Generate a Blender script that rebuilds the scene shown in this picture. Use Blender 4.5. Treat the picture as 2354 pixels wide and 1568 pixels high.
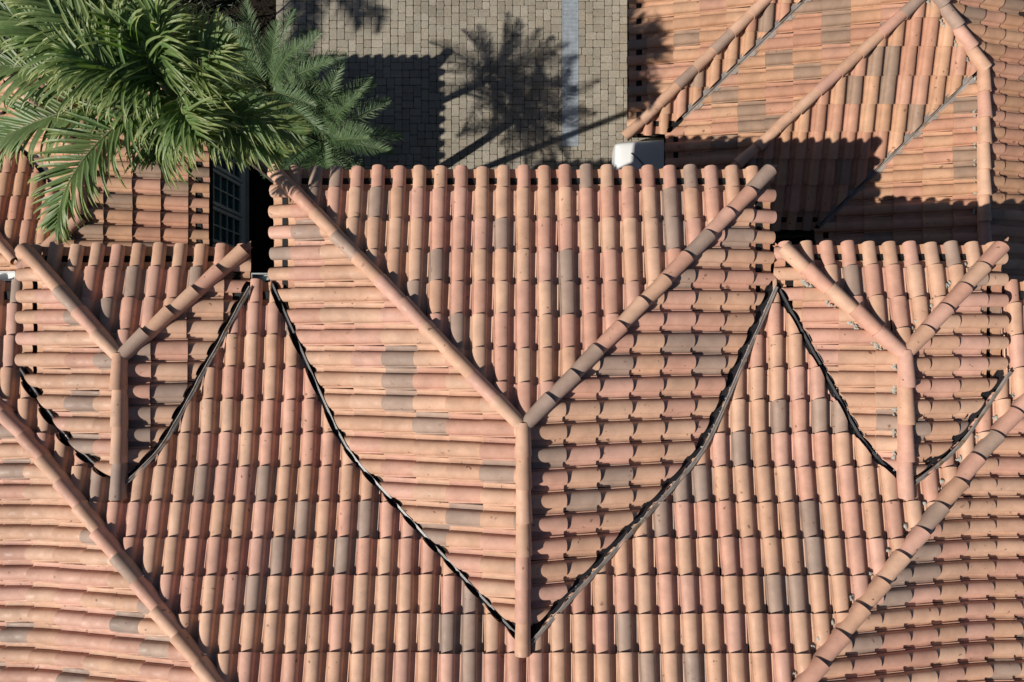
import bpy, math, random
import numpy as np
from mathutils import Vector

for o in list(bpy.data.objects): bpy.data.objects.remove(o)
SC = bpy.context.scene
COL = SC.collection
rad = math.radians

# ------------------------------------------------------------------ camera, sky, sun, exposure
H = 13.3
cam = bpy.data.cameras.new('camera'); cam.lens = 24; cam.sensor_width = 36; cam.clip_end = 500
camo = bpy.data.objects.new('camera', cam); COL.objects.link(camo)
camo.location = (0, 0, H); camo.rotation_euler = (0, 0, 0)
SC.camera = camo

SUN_EL, SUN_DIR = 41.5, 22.5          # elevation; direction the shadows run, degrees from +X
w = bpy.data.worlds.new('World'); SC.world = w; w.use_nodes = True
nt = w.node_tree; bg = nt.nodes['Background']
sky = nt.nodes.new('ShaderNodeTexSky'); sky.sky_type = 'NISHITA'; sky.sun_disc = False; sky.air_density = .65; sky.dust_density = .6
sky.sun_elevation = rad(SUN_EL); sky.sun_rotation = rad(90 - (SUN_DIR + 180)) % (2*math.pi)
nt.links.new(sky.outputs[0], bg.inputs[0]); bg.inputs[1].default_value = 0.05
sun = bpy.data.lights.new('sun', 'SUN'); sun.energy = 5.0; sun.angle = rad(0.55); sun.color = (1, 0.92, 0.82)
suno = bpy.data.objects.new('sun', sun); COL.objects.link(suno)
sd = Vector((math.cos(rad(SUN_DIR))*math.cos(rad(SUN_EL)), math.sin(rad(SUN_DIR))*math.cos(rad(SUN_EL)), -math.sin(rad(SUN_EL))))
suno.rotation_euler = sd.to_track_quat('-Z', 'Y').to_euler()
SC.view_settings.view_transform = 'Standard'; SC.view_settings.look = 'None'
SC.view_settings.exposure = 0.11; SC.view_settings.gamma = 1

# ------------------------------------------------------------------ helpers
F = 1568.67
def U(px, py, z):                      # a point of the plan (photo units) at height z, in metres
    k = (H - z)/F
    return Vector(((px - 1176.5)*k, -(py - 784)*k, z))

def tag(o, label=None, cat=None, group=None, kind=None):
    if label: o['label'] = label
    if cat: o['category'] = cat
    if group: o['group'] = group
    if kind: o['kind'] = kind
    return o
def empty(name, loc=(0, 0, 0), **k):
    o = bpy.data.objects.new(name, None); COL.objects.link(o); o.location = loc; o.empty_display_size = .2
    return tag(o, **k)

class MB:
    def __init__(s): s.v = []; s.f = []; s.m = []; s.c = []; s.r = []
    def add(s, vs, fs, col=(1, 1, 1), rnd=(0, 0, 0), m=0):
        b = len(s.v); s.v.extend(vs); s.f.extend([tuple(i + b for i in f) for f in fs])
        s.m.extend([m]*len(fs)); s.c.extend([col]*len(vs)); s.r.extend([rnd]*len(vs))
    def box(s, x0, x1, y0, y1, z0, z1, **k):
        v = [(x0,y0,z0),(x1,y0,z0),(x1,y1,z0),(x0,y1,z0),(x0,y0,z1),(x1,y0,z1),(x1,y1,z1),(x0,y1,z1)]
        s.add(v, [(3,2,1,0),(4,5,6,7),(0,1,5,4),(1,2,6,5),(2,3,7,6),(3,0,4,7)], **k)
    def tube(s, pts, rs, n=10, cap=True, **k):
        pts = [Vector(p) for p in pts]; vs = []; fs = []
        for i, p in enumerate(pts):
            d = (pts[min(i+1, len(pts)-1)] - pts[max(i-1, 0)]).normalized()
            a = d.orthogonal() if abs(d.z) < .9 else Vector((1, 0, 0)) - d*d.x
            if abs(d.z) < .9: a = d.cross(Vector((0, 0, 1)))
            a.normalize(); b = d.cross(a)
            for j in range(n):
                t = 2*math.pi*j/n
                vs.append(tuple(p + (a*math.cos(t) + b*math.sin(t))*rs[i]))
        for i in range(len(pts)-1):
            for j in range(n):
                fs.append((i*n+j, i*n+(j+1) % n, (i+1)*n+(j+1) % n, (i+1)*n+j))
        if cap: fs.append(tuple(range(n))[::-1]); fs.append(tuple((len(pts)-1)*n+j for j in range(n)))
        s.add(vs, fs, **k)
    def build(s, name, mats, parent=None, smooth=False, solid=0, offset=-1, auto=None):
        me = bpy.data.meshes.new(name); me.from_pydata([tuple(v) for v in s.v], [], s.f)
        if not isinstance(mats, (list, tuple)): mats = [mats]
        for m in mats: me.materials.append(m)
        n = len(s.v)
        for nm, arr in (('tint', s.c), ('rnd', s.r)):
            a = me.color_attributes.new(nm, 'FLOAT_COLOR', 'POINT')
            d = np.ones((n, 4), np.float32); d[:, :3] = np.array(arr, np.float32).reshape(n, 3)
            a.data.foreach_set('color', d.ravel())
        me.polygons.foreach_set('material_index', s.m)
        if smooth: me.polygons.foreach_set('use_smooth', [True]*len(s.f))
        me.update()
        if auto: me.set_sharp_from_angle(angle=rad(auto))
        o = bpy.data.objects.new(name, me); COL.objects.link(o)
        if parent: o.parent = parent; o.matrix_parent_inverse = parent_inv(parent)
        if solid:
            md = o.modifiers.new('thickness', 'SOLIDIFY'); md.thickness = solid; md.offset = offset
            if smooth:
                es = o.modifiers.new('crisp_edges', 'EDGE_SPLIT'); es.split_angle = rad(48); es.use_edge_sharp = True
        return o
_loc = {}
def parent_inv(p):
    from mathutils import Matrix
    t = Vector((0, 0, 0)); q = p
    while q is not None and q.type == 'EMPTY':
        t += q.location; q = q.parent
    return Matrix.Translation(-t)

# ------------------------------------------------------------------ materials
def mat(name, base=(.5, .5, .5), rough=.8, spec=.3, metal=0):
    m = bpy.data.materials.new(name); m.use_nodes = True
    b = m.node_tree.nodes['Principled BSDF']
    b.inputs['Base Color'].default_value = (*base, 1); b.inputs['Roughness'].default_value = rough
    b.inputs['Specular IOR Level'].default_value = spec; b.inputs['Metallic'].default_value = metal
    return m, m.node_tree, b
def N(nt, t, **k):
    n = nt.nodes.new(t)
    for a, v in k.items(): setattr(n, a, v)
    return n
def mixc(nt, fac, a, b, mode='MIX'):
    n = N(nt, 'ShaderNodeMix', data_type='RGBA', blend_type=mode)
    for s, v in ((0, fac), (6, a), (7, b)):
        if hasattr(v, 'is_linked') or hasattr(v, 'links'): nt.links.new(v, n.inputs[s])
        elif isinstance(v, (int, float)): n.inputs[s].default_value = v
        else: n.inputs[s].default_value = (*v, 1)
    return n.outputs[2]
def noise(nt, scale, coord, detail=4, rough=.6):
    n = N(nt, 'ShaderNodeTexNoise'); n.inputs['Scale'].default_value = scale
    n.inputs['Detail'].default_value = detail; n.inputs['Roughness'].default_value = rough
    nt.links.new(coord, n.inputs['Vector']); return n.outputs['Fac']
def ramp(nt, fac, stops):
    n = N(nt, 'ShaderNodeValToRGB'); cr = n.color_ramp
    while len(cr.elements) < len(stops): cr.elements.new(.5)
    for e, (p, c) in zip(cr.elements, stops):
        e.position = p; e.color = (c, c, c, 1) if isinstance(c, (int, float)) else (*c, 1)
    nt.links.new(fac, n.inputs[0]); return n.outputs[0]
def bump(nt, b, h, dist, strength=1):
    n = N(nt, 'ShaderNodeBump'); n.inputs['Distance'].default_value = dist; n.inputs['Strength'].default_value = strength
    nt.links.new(h, n.inputs['Height']); nt.links.new(n.outputs[0], b.inputs['Normal'])

def clay(name='clay_tile'):
    m, nt, b = mat(name, rough=.7, spec=.35)
    at = N(nt, 'ShaderNodeAttribute', attribute_name='tint').outputs['Color']
    rn = N(nt, 'ShaderNodeAttribute', attribute_name='rnd').outputs['Vector']
    geo = N(nt, 'ShaderNodeTexCoord').outputs['Object']
    va = N(nt, 'ShaderNodeVectorMath', operation='MULTIPLY_ADD'); nt.links.new(rn, va.inputs[0])
    va.inputs[1].default_value = (40, 40, 40); nt.links.new(geo, va.inputs[2]); co = va.outputs[0]
    cloud = ramp(nt, noise(nt, 5.5, co, 3), [(.35, .86), (.65, 1.07)])
    c = mixc(nt, 1.0, at, cloud, 'MULTIPLY')
    big = ramp(nt, noise(nt, .9, geo, 5, .65), [(.32, .91), (.62, 1.04)])
    c = mixc(nt, 1.0, c, big, 'MULTIPLY')
    fine = ramp(nt, noise(nt, 120, co, 3), [(.3, .93), (.7, 1.05)])
    c = mixc(nt, 1.0, c, fine, 'MULTIPLY')
    # lichen / rust blotches and pale scuffs, with outlines of their own
    bl = ramp(nt, noise(nt, 16, co, 2, .4), [(.70, 0), (.72, 1)])
    bm = ramp(nt, noise(nt, 2.3, geo, 2), [(.46, 0), (.58, .8)])
    f1 = N(nt, 'ShaderNodeMath', operation='MULTIPLY'); nt.links.new(bl, f1.inputs[0]); nt.links.new(bm, f1.inputs[1])
    c = mixc(nt, f1.outputs[0], c, (.17, .085, .05))
    sp = ramp(nt, noise(nt, 70, geo, 1), [(.77, 0), (.80, .5)])
    c = mixc(nt, sp, c, (.14, .08, .055))
    sc = ramp(nt, noise(nt, 34, geo, 4, .7), [(.735, 0), (.77, .55)])
    c = mixc(nt, sc, c, (.62, .52, .43))
    nt.links.new(c, b.inputs['Base Color'])
    nt.links.new(ramp(nt, noise(nt, 9, co, 2), [(.3, .5), (.7, .8)]), b.inputs['Roughness'])
    bump(nt, b, noise(nt, 260, co, 3), .0012, .5)
    return m
M_CLAY = clay()

def simple(name, base, rough=.8, spec=.3, metal=0, var=.25, sc=6, b_sc=80, b_d=.002, dark=None):
    m, nt, b = mat(name, base, rough, spec, metal)
    geo = N(nt, 'ShaderNodeTexCoord').outputs['Object']
    v = ramp(nt, noise(nt, sc, geo, 5), [(.3, 1-var), (.7, 1+var*.5)])
    c = mixc(nt, 1.0, base, v, 'MULTIPLY')
    if dark:
        c = mixc(nt, ramp(nt, noise(nt, dark[1], geo, 5, .7), [(dark[2], 0), (dark[2]+.06, 1)]), c, dark[0])
    nt.links.new(c, b.inputs['Base Color'])
    if b_d: bump(nt, b, noise(nt, b_sc, geo, 4), b_d, .6)
    return m
M_DECK = simple('roof_felt', (.035, .026, .022), .95, .1)
M_BATTEN = simple('eave_vent_mesh', (.012, .012, .013), .7, .3, sc=60)
M_FLASH = simple('aged_flashing_metal', (.30, .27, .25), .6, .4, .1, dark=((.22, .15, .09), 9, .56), var=.4)
M_FLASH2 = simple('black_flashing_metal', (.022, .022, .026), .38, .6, .1, dark=((.55, .56, .6), 7, .66), var=.4)  # pale bluish blotches paint sky reflections into the black metal
M_MORTAR = simple('pale_mortar', (.40, .40, .36), .95, .1, var=.25, sc=25, b_sc=40, b_d=.01, dark=((.30, .27, .22), 14, .6))
M_FOAM = simple('foam_debris', (.55, .42, .13), .8, .3, var=.4, sc=40)
M_STUCCO = simple('stucco', (.45, .37, .28), .9, .15)
M_SHWALL = simple('green_grey_trim', (.36, .38, .35), .7, .3)
M_FRAME = simple('grey_green_frame_paint', (.55, .60, .57), .5, .4, var=.1)
M_WHITE = simple('white_painted_metal', (.74, .76, .77), .28, .5, 0, var=.06, sc=8, b_d=0)
M_GALV = simple('galvanised_metal', (.34, .37, .38), .45, .5, .5, var=.2)
M_GRATE = simple('steel_grate', (.42, .48, .54), .5, .5, .25, var=.25, sc=9)
M_DARK = simple('channel_void', (.06, .07, .09), .8, .2)
M_SOIL = simple('dark_soil', (.018, .014, .010), .95, .1, sc=3)
mg, ntg, bgl = mat('window_glass', (.02, .07, .075), .12, .6); M_GLASS = mg

def leafmat(name, base, tip, rough=.38, trans=.25):
    m, nt, b = mat(name, base, rough, .55)
    at = N(nt, 'ShaderNodeAttribute', attribute_name='tint').outputs['Color']
    sep = N(nt, 'ShaderNodeSeparateColor'); nt.links.new(at, sep.inputs[0])
    geo = N(nt, 'ShaderNodeTexCoord').outputs['Object']
    v = ramp(nt, noise(nt, 3.5, geo, 4), [(.3, .75), (.7, 1.25)])
    c = mixc(nt, 1.0, base, v, 'MULTIPLY')
    c = mixc(nt, sep.outputs[0], c, tip)
    nt.links.new(c, b.inputs['Base Color'])
    tr = N(nt, 'ShaderNodeBsdfTranslucent'); nt.links.new(mixc(nt, 1.0, c, (1.5, 1.8, .5), 'MULTIPLY'), tr.inputs[0])
    mx = N(nt, 'ShaderNodeMixShader'); mx.inputs[0].default_value = trans
    out = nt.nodes['Material Output']
    nt.links.new(b.outputs[0], mx.inputs[1]); nt.links.new(tr.outputs[0], mx.inputs[2]); nt.links.new(mx.outputs[0], out.inputs[0])
    return m
M_LEAF = leafmat('broad_palm_leaf', (.105, .18, .062), (.46, .46, .15), .5)
M_FINE = leafmat('fine_palm_leaf', (.085, .16, .07), (.2, .2, .07), .5, .2)
M_HEDGE = leafmat('shade_tinted_hedge_leaf', (.02, .04, .012), (.05, .07, .02), .5, .1)  # near-black green: the hedge's shade is put into the colour
M_RACHIS = simple('palm_rachis', (.10, .13, .05), .5, .4)
M_TRUNK = simple('palm_trunk_bark', (.16, .145, .125), .9, .2, var=.5, sc=14, b_sc=60, b_d=.01)

def paver_mat():
    m, nt, b = mat('tumbled_paver', rough=.9, spec=.2)
    at = N(nt, 'ShaderNodeAttribute', attribute_name='tint').outputs['Color']
    geo = N(nt, 'ShaderNodeTexCoord').outputs['Object']
    c = mixc(nt, 1.0, at, ramp(nt, noise(nt, 25, geo, 5), [(.3, .8), (.7, 1.15)]), 'MULTIPLY')
    c = mixc(nt, 1.0, c, ramp(nt, noise(nt, 1.1, geo, 3), [(.35, .88), (.65, 1.08)]), 'MULTIPLY')
    c = mixc(nt, ramp(nt, noise(nt, 11, geo, 6, .75), [(.66, 0), (.72, .5)]), c, (.50, .47, .42))
    nt.links.new(c, b.inputs['Base Color']); bump(nt, b, noise(nt, 150, geo, 4), .004, .7)
    return m
M_PAVER = paver_mat()

# ------------------------------------------------------------------ height field roofs and tiles
NEG = -50.0
def gmain(t):                          # swept profile of the main roof: shallow near the eaves, then steeper
    a, b, s0, s1 = 1.6, 2.1, .136, .29
    t = np.asarray(t, float)
    r = np.where(t < a, s0*t, np.where(t < b, s0*t + (s1 - s0)*(t - a)**2/(2*(b - a)), s0*a + (s0 + s1)/2*(b - a) + s1*(t - b)))
    return r

def clip_grid(P, val, quads):
    """keep the part of the quads where val > 0 (linear interpolation along edges)"""
    V = [tuple(p) for p in P]; out = []; cache = {}
    def cut(i, j):
        k = (i, j) if i < j else (j, i)
        if k not in cache:
            a, b = k; t = val[a]/(val[a] - val[b])
            pa, pb = V[a], V[b]
            V.append(tuple(pa[q] + (pb[q] - pa[q])*t for q in range(3))); cache[k] = len(V) - 1
        return cache[k]
    for q in quads:
        s = [val[i] > 0 for i in q]
        if all(s): out.append(tuple(q)); continue
        if not any(s): continue
        poly = []
        for n in range(len(q)):
            i, j = q[n], q[(n+1) % len(q)]
            if val[i] > 0: poly.append(i)
            if (val[i] > 0) != (val[j] > 0): poly.append(cut(i, j))
        if len(poly) > 2: out.append(tuple(poly))
    used = sorted({i for f in out for i in f}); mp = {u: n for n, u in enumerate(used)}
    return [V[u] for u in used], [tuple(mp[i] for i in f) for f in out]

SAND = [(.58, .368, .256), (.56, .35, .24), (.585, .38, .268), (.55, .337, .23)]
PINK = [(.565, .33, .25), (.55, .315, .235), (.575, .345, .268), (.535, .305, .225)]
GREY = [(.36, .262, .21), (.385, .28, .222), (.34, .255, .208)]
def tint(rng, grey=.15, dull=1.0):
    grey *= .8
    r = rng.random()
    c = rng.choice(GREY) if r < grey else (rng.choice(PINK) if r < grey + .34 else rng.choice(SAND))
    k = rng.uniform(.94, 1.05)*dull
    return (c[0]*k, c[1]*k*(.93 if dull < 1 else .985), c[2]*k*(.84 if dull < 1 else .985))

def roll_prof(x0, x1, h, base, n=10, p=.72):
    out = []
    for i in range(n+1):
        th = math.pi*i/n
        out.append((x0 + (x1 - x0)*(.5 - .5*math.cos(th)), base + h*math.sin(th)**p))
    return out

class Field:
    """rows of S-shaped clay tiles laid on a height function"""
    def __init__(s, org, up, f, phi, sp=.2325, ex=.352, phase=0, starter=True, seed=1, rot=0, grey=.15, first=.30, t0=0, side=1, dull=1.0):
        s.org = np.array(org[:2], float); u = np.array(up, float); u /= np.linalg.norm(u)
        c, n = math.cos(rad(rot)), math.sin(rad(rot)); u = np.array((u[0]*c - u[1]*n, u[0]*n + u[1]*c))
        s.u = u; s.a = np.array((-u[1], u[0]))*side
        s.f = f; s.phi = phi; s.sp = sp; s.ex = ex; s.phase = phase; s.starter = starter
        s.rng = random.Random(seed); s.grey = grey; s.first = first; s.t0 = t0; s.dull = dull; s.side = side
    def piece(s, mb, prof, tl, tu, lift, zoff=0, nt_=5, col=None, taper=.96, cx=None, jit=True):
        rng = s.rng; n = len(prof); A = np.array(prof)
        ts = np.linspace(tl, tu, nt_)
        aa = []; tt = []; ww = []
        ja = rng.uniform(-.005, .005) if jit else 0; jr = rng.uniform(-.009, .009) if jit else 0
        jt = rng.uniform(-.008, .008) if jit else 0; jl = rng.uniform(0, .004) if jit else 0
        c0 = cx if cx is not None else A[:, 0].mean()
        for k, t in enumerate(ts):
            fr = k/(nt_ - 1); sc = 1 + (taper - 1)*fr
            aa.append(c0 + (A[:, 0] - c0)*sc + ja + jr*(t - tl)); tt.append(np.full(n, t + jt))
            ww.append(A[:, 1]*(1 + (taper - 1)*fr) + (lift + jl)*(1 - fr) + zoff)
        a = np.concatenate(aa); t = np.concatenate(tt); wv = np.concatenate(ww)
        XY = s.org[None, :] + a[:, None]*s.a[None, :] + (t - .42*np.maximum(wv - .012, 0))[:, None]*s.u[None, :]
        val = s.phi(XY[:, 0], XY[:, 1])
        if (val <= 0).all(): return
        z = s.f(XY[:, 0], XY[:, 1]) + wv
        P = np.column_stack((XY, z))
        q = []
        for k in range(nt_-1):
            for i in range(n-1):
                b = k*n + i; f = (b, b+1, b+n+1, b+n)
                q.append(f if s.side < 0 else f)
        col = col or tint(rng, s.grey, s.dull)
        rnd = (rng.random(), rng.random(), rng.random())
        if (val > 0).all(): V, Fs = [tuple(p) for p in P], q
        else: V, Fs = clip_grid(P, val, q)
        if not Fs: return
        # make normals point up
        f0 = Fs[0]; p0, p1, p2 = (np.array(V[i]) for i in f0[:3])
        if s.flip is None:
            s.flip = np.cross(s.a.tolist() + [0], s.u.tolist() + [0])[2] < 0
        if s.flip: Fs = [f[::-1] for f in Fs]
        mb.add(V, Fs, col, rnd)
    flip = None
    def lay(s, amin, amax, tmax, mb=None, strip=None):
        mb = mb or MB(); rng = s.rng
        i0 = math.floor((amin - s.phase)/s.sp) - 1; i1 = math.ceil((amax - s.phase)/s.sp) + 1
        R = s.sp/.2325
        prof = [(-.004*R, .018), (.014*R, .017)] + roll_prof(.016*R, .173*R, .073, .012, 11) + [(.178*R, .010), (.198*R, .001), (.216*R, .001), (.2325*R, .012)]
        for i in range(i0, i1):
            a0 = s.phase + i*s.sp - .098*R          # phase = centre line of a roll
            P = [(a0 + x, z) for x, z in prof]
            if s.starter:
                c = tint(rng, s.grey, s.dull)
                s.piece(mb, [(a0 + x, z) for x, z in roll_prof(.026*R, .17*R, .068, .010, 10)], s.t0 + .022 + rng.uniform(-.01, .01), s.t0 + s.first + .06, .012, zoff=.006, col=c, taper=1.04, cx=a0 + .098*R)
                pan = [(a0 + .15*R, .014), (a0 + .18*R, .002), (a0 + .2145*R, -.002), (a0 + .245*R, .002), (a0 + .275*R, .014)]
                cp = tint(rng, .05, s.dull*.92)
                s.piece(mb, pan, s.t0 + .02, s.t0 + .135, .012, nt_=3, col=cp, taper=1)
                s.piece(mb, pan, s.t0 + .20, s.t0 + s.first + .05, .008, nt_=3, col=cp, taper=1)
            j = 0; t = s.t0 + s.first
            while t < tmax:
                s.piece(mb, P, t, t + s.ex + .06, .031, cx=a0 + .1*R, taper=.93)
                j += 1; t += s.ex
        return mb

def deck(mb, f, phi, x0, x1, y0, y1, step=.12, drop=.03):
    xs = np.arange(x0, x1 + step, step); ys = np.arange(y0, y1 + step, step)
    X, Y = np.meshgrid(xs, ys); X = X.ravel(); Y = Y.ravel()
    v = phi(X, Y); z = f(X, Y) - drop; n = len(xs)
    P = np.column_stack((X, Y, z)); q = [(k*n+i, k*n+i+1, (k+1)*n+i+1, (k+1)*n+i) for k in range(len(ys)-1) for i in range(n-1)]
    q = [c for c in q if max(v[list(c)]) > 0]
    V, Fs = clip_grid(P, v, q)
    if Fs: mb.add(V, Fs)

def caps(path, r=.079, ex=.352, seed=1, lift=.05, grey=.15, low=True, dull=1.0, ov=.05, sideprof=.03):
    """barrel cap tiles along path (lowest point first); each upper tile laps over the one below"""
    rng = random.Random(seed); mb = MB()
    pts = [Vector(p) for p in path]
    seg = [(pts[i+1] - pts[i]).length for i in range(len(pts)-1)]; L = sum(seg)
    def at(d):
        if d <= 0: return pts[0] + (pts[1] - pts[0]).normalized()*d
        for i, s_ in enumerate(seg):
            if d <= s_ or i == len(seg)-1: return pts[i] + (pts[i+1] - pts[i])*(d/s_)
            d -= s_
    n = max(1, round(L/ex)); ex = L/n
    for k in range(n):
        d0 = k*ex; d1 = d0 + ex + (ov if k < n-1 else 0)
        vs = []; m = 14; ns = 5
        js = rng.uniform(-.010, .010); jl = rng.uniform(0, .004)
        for q in range(ns):
            fr = q/(ns-1); p = at(d0 + (d1 - d0)*fr)
            tg = (at(d0 + (d1-d0)*fr + .02) - at(d0 + (d1-d0)*fr - .02)).normalized()
            sd_ = tg.cross(Vector((0, 0, 1))).normalized(); up = sd_.cross(tg)
            rr = r*(1.05 - .13*fr); lf = lift + (.034 + jl)*(1 - fr)
            c = p + up*lf + sd_*js*(1 - fr)
            prof = [(-rr*1.0, -sideprof)] + [(-rr*math.cos(math.pi*i/(m-3)), rr*1.0*math.sin(math.pi*i/(m-3))) for i in range(m-2)] + [(rr*1.0, -sideprof)]
            for x, z in prof: vs.append(tuple(c + sd_*x + up*z))
        fs = [(q*m+i, (q+1)*m+i, (q+1)*m+i+1, q*m+i+1) for q in range(ns-1) for i in range(m-1)]
        mb.add(vs, [f[::-1] for f in fs], tint(rng, grey, dull), (rng.random(), rng.random(), rng.random()))
    return mb

def strip(mb, pts, wd, zoff, rng=None, rough=0, rib=.0):
    """metal strip following a 3-D line"""
    pts = [Vector(p) for p in pts]; vs = []; n = 5
    for i, p in enumerate(pts):
        tg = (pts[min(i+1, len(pts)-1)] - pts[max(i-1, 0)]); tg.z = 0; tg.normalize()
        sd_ = Vector((-tg.y, tg.x, 0)); e = rng.uniform(-rough, rough) if rng else 0; e2 = rng.uniform(-rough, rough) if rng else 0
        for k, (x, z) in enumerate(((-wd+e, .02), (-.01, 0), (0, rib), (.01, 0), (wd+e2, .02))):
            vs.append(tuple(p + sd_*x + Vector((0, 0, z + zoff))))
    fs = [(i*n+k, i*n+k+1, (i+1)*n+k+1, (i+1)*n+k) for i in range(len(pts)-1) for k in range(n-1)]
    mb.add(vs, fs)

def blobs(mb, spots, rng, size=(.012, .035), flat=.5, col=(1, 1, 1)):
    flat *= .6
    for p in spots:
        r = rng.uniform(*size)*.65; n = 7; k = 3; vs = []; fs = []
        ax = rng.uniform(.6, 1.6); an = rng.uniform(0, 3.14)
        for i in range(1, k+1):
            ph = math.pi/2*i/k
            for j in range(n):
                t = 2*math.pi*j/n; q = r*math.sin(ph)*rng.uniform(.7, 1.3)
                x, y = q*math.cos(t)*ax, q*math.sin(t)/ax
                vs.append((p[0] + x*math.cos(an) - y*math.sin(an), p[1] + x*math.sin(an) + y*math.cos(an), p[2] + r*flat*math.cos(ph)))
        vs.append((p[0], p[1], p[2] + r*flat)); top = len(vs)-1
        for j in range(n): fs.append((top, j, (j+1) % n))
        for i in range(k-1):
            for j in range(n): fs.append((i*n+j, (i+1)*n+j, (i+1)*n+(j+1) % n, i*n+(j+1) % n))
        mb.add(vs, fs, col)

# ================================================================== THE TWO-STOREY HOUSE
ZE = 5.6                                # eaves of the upper roofs
YM, XL, XR = .68, -6.97, 6.93           # eaves of the main hipped roof
def zM_front(X, Y): return ZE + gmain(YM - Y)
def zM_left(X, Y): return ZE + gmain(X - XL)
def zM_right(X, Y): return ZE + gmain(XR - X)
S = .28
LIFT = .13                              # the outer slopes of the small dormers start this much higher
class Dorm:
    def __init__(s, x0, x1, yf, outer=0):
        s.x0, s.x1, s.yf = x0, x1, yf; s.xc = (x0 + x1)/2; s.h = (x1 - x0)/2; s.outer = outer
        s.ya = yf - s.h; s.zr = ZE + S*s.h
        t = np.linspace(0, 6, 3001); s.ye = YM - float(np.interp(S*s.h, gmain(t), t))
    def fl(s, X, Y): return ZE + S*(X - s.x0)
    def fr(s, X, Y): return ZE + S*(s.x1 - X)
    def ff(s, X, Y): return ZE + S*(s.yf - Y)
    def side(s, X, Y, sgn):
        z = s.fl(X, Y) if sgn < 0 else s.fr(X, Y)
        if s.outer == sgn:              # the outer slope rides over the swept eaves
            t = (X - s.x0) if sgn < 0 else (s.x1 - X)
            z = z + LIFT*np.clip(1 - t/s.h, 0, 1)
        return z
    def top(s, X, Y):
        z = np.minimum(np.minimum(s.side(X, Y, -1), s.side(X, Y, 1)), s.ff(X, Y))
        return np.where((X > s.x0) & (X < s.x1) & (Y < s.yf), z, NEG)
D1 = Dorm(-2.70, 2.925, 1.95)
D2 = Dorm(-5.43, -2.92, 1.08, outer=-1)
D3 = Dorm(2.94, 5.43, 1.10, outer=1)
DD = (D1, D2, D3)
G = .3
def phi_front(X, Y, off=.042):
    v = np.minimum((zM_left(X, Y) - zM_front(X, Y)), (zM_right(X, Y) - zM_front(X, Y)))/.45 + .02
    for d in DD:
        ins = (X > d.x0 - .0) & (X < d.x1 + .0) & (Y < d.yf)
        dz = (zM_front(X, Y) - d.top(X, Y))/.34 - off
        v = np.where(ins, np.minimum(v, dz), v)
    return np.minimum(v, Y + 5.2)
def phi_left(X, Y): return np.minimum((zM_front(X, Y) - zM_left(X, Y))/.45 + .02, Y + 5.2)
def phi_right(X, Y): return np.minimum((zM_front(X, Y) - zM_right(X, Y))/.45 + .02, Y + 5.2)

house = empty('house', (0, -3, 0), label='two-storey house with broad hipped terracotta tile roof and three hipped dormers facing the courtyard', cat='house')
rng = random.Random(7)
roof_m = MB()
deck(roof_m, lambda X, Y: np.minimum(np.minimum(zM_front(X, Y), zM_left(X, Y)), zM_right(X, Y)),
     lambda X, Y: np.minimum(np.minimum(YM - Y, np.minimum(X - XL, XR - X)), Y + 11.), XL - .1, XR + .1, -11.1, YM + .1, step=.11, drop=.035)
main_roof = roof_m.build('main_roof', M_DECK, house, solid=.1)
fm = Field((0, YM), (0, -1), zM_front, phi_front, sp=.2225, phase=.03, seed=11, starter=True)
fm.lay(-6.6, 6.6, 5.9).build('roof_slope', M_CLAY, main_roof, smooth=True, solid=.011, auto=50)
fl_ = Field((XL, 0), (1, 0), zM_left, phi_left, sp=.2225, phase=.1, seed=12, grey=.17, rot=1.6)
fl_.lay(-5.4, .9, 6.2).build('roof_slope', M_CLAY, main_roof, smooth=True, solid=.011, auto=50)
fr_ = Field((XR, 0), (-1, 0), zM_right, phi_right, sp=.2225, phase=.05, seed=13, side=1, rot=-1.6)
fr_.lay(-.9, 5.4, 6.2).build('roof_slope', M_CLAY, main_roof, smooth=True, solid=.011, auto=50)
def hip_pt(t, sx): return Vector((XL + t if sx < 0 else XR - t, YM - t, ZE + float(gmain(t))))
for sx, sd_ in ((-1, 21), (1, 22)):
    ts = list(np.arange(0.0, 5.9, .2))
    caps([hip_pt(t, sx) for t in ts], seed=sd_, lift=.07, grey=.16).build('hip_cap', M_CLAY, main_roof, smooth=True, solid=.011, auto=50)

def vent(par, a, b, inward, z):
    """dark mesh strip behind the eave tiles, from a to b, lying .14 to .2 m inside the eave"""
    mb = MB(); a = Vector((a[0], a[1], 0)); b = Vector((b[0], b[1], 0)); u = Vector((inward[0], inward[1], 0))
    q = [a + u*.125, b + u*.125, b + u*.215, a + u*.215]
    vs = [tuple(Vector((p.x, p.y, zz))) for zz in (z - .03, z + .03) for p in q]
    mb.add(vs, [(0,1,2,3),(7,6,5,4),(0,4,5,1),(1,5,6,2),(2,6,7,3),(3,7,4,0)])
    mb.build('vent_strip', M_BATTEN, par)
vent(main_roof, (XL + .3, YM), (XR - .3, YM), (0, -1), ZE + .02)

def valley_pts(d, sgn, t0=0.0):
    t = np.linspace(0, 6, 3001); g = gmain(t); out = []
    for tx in np.linspace(t0, d.h, 26):
        zz = S*tx + (LIFT*(1 - tx/d.h) if d.outer == sgn else 0)
        ty = float(np.interp(zz, g, t))
        out.append(Vector((d.x0 + tx if sgn < 0 else d.x1 - tx, YM - ty, ZE + zz)))
    return out

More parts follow.
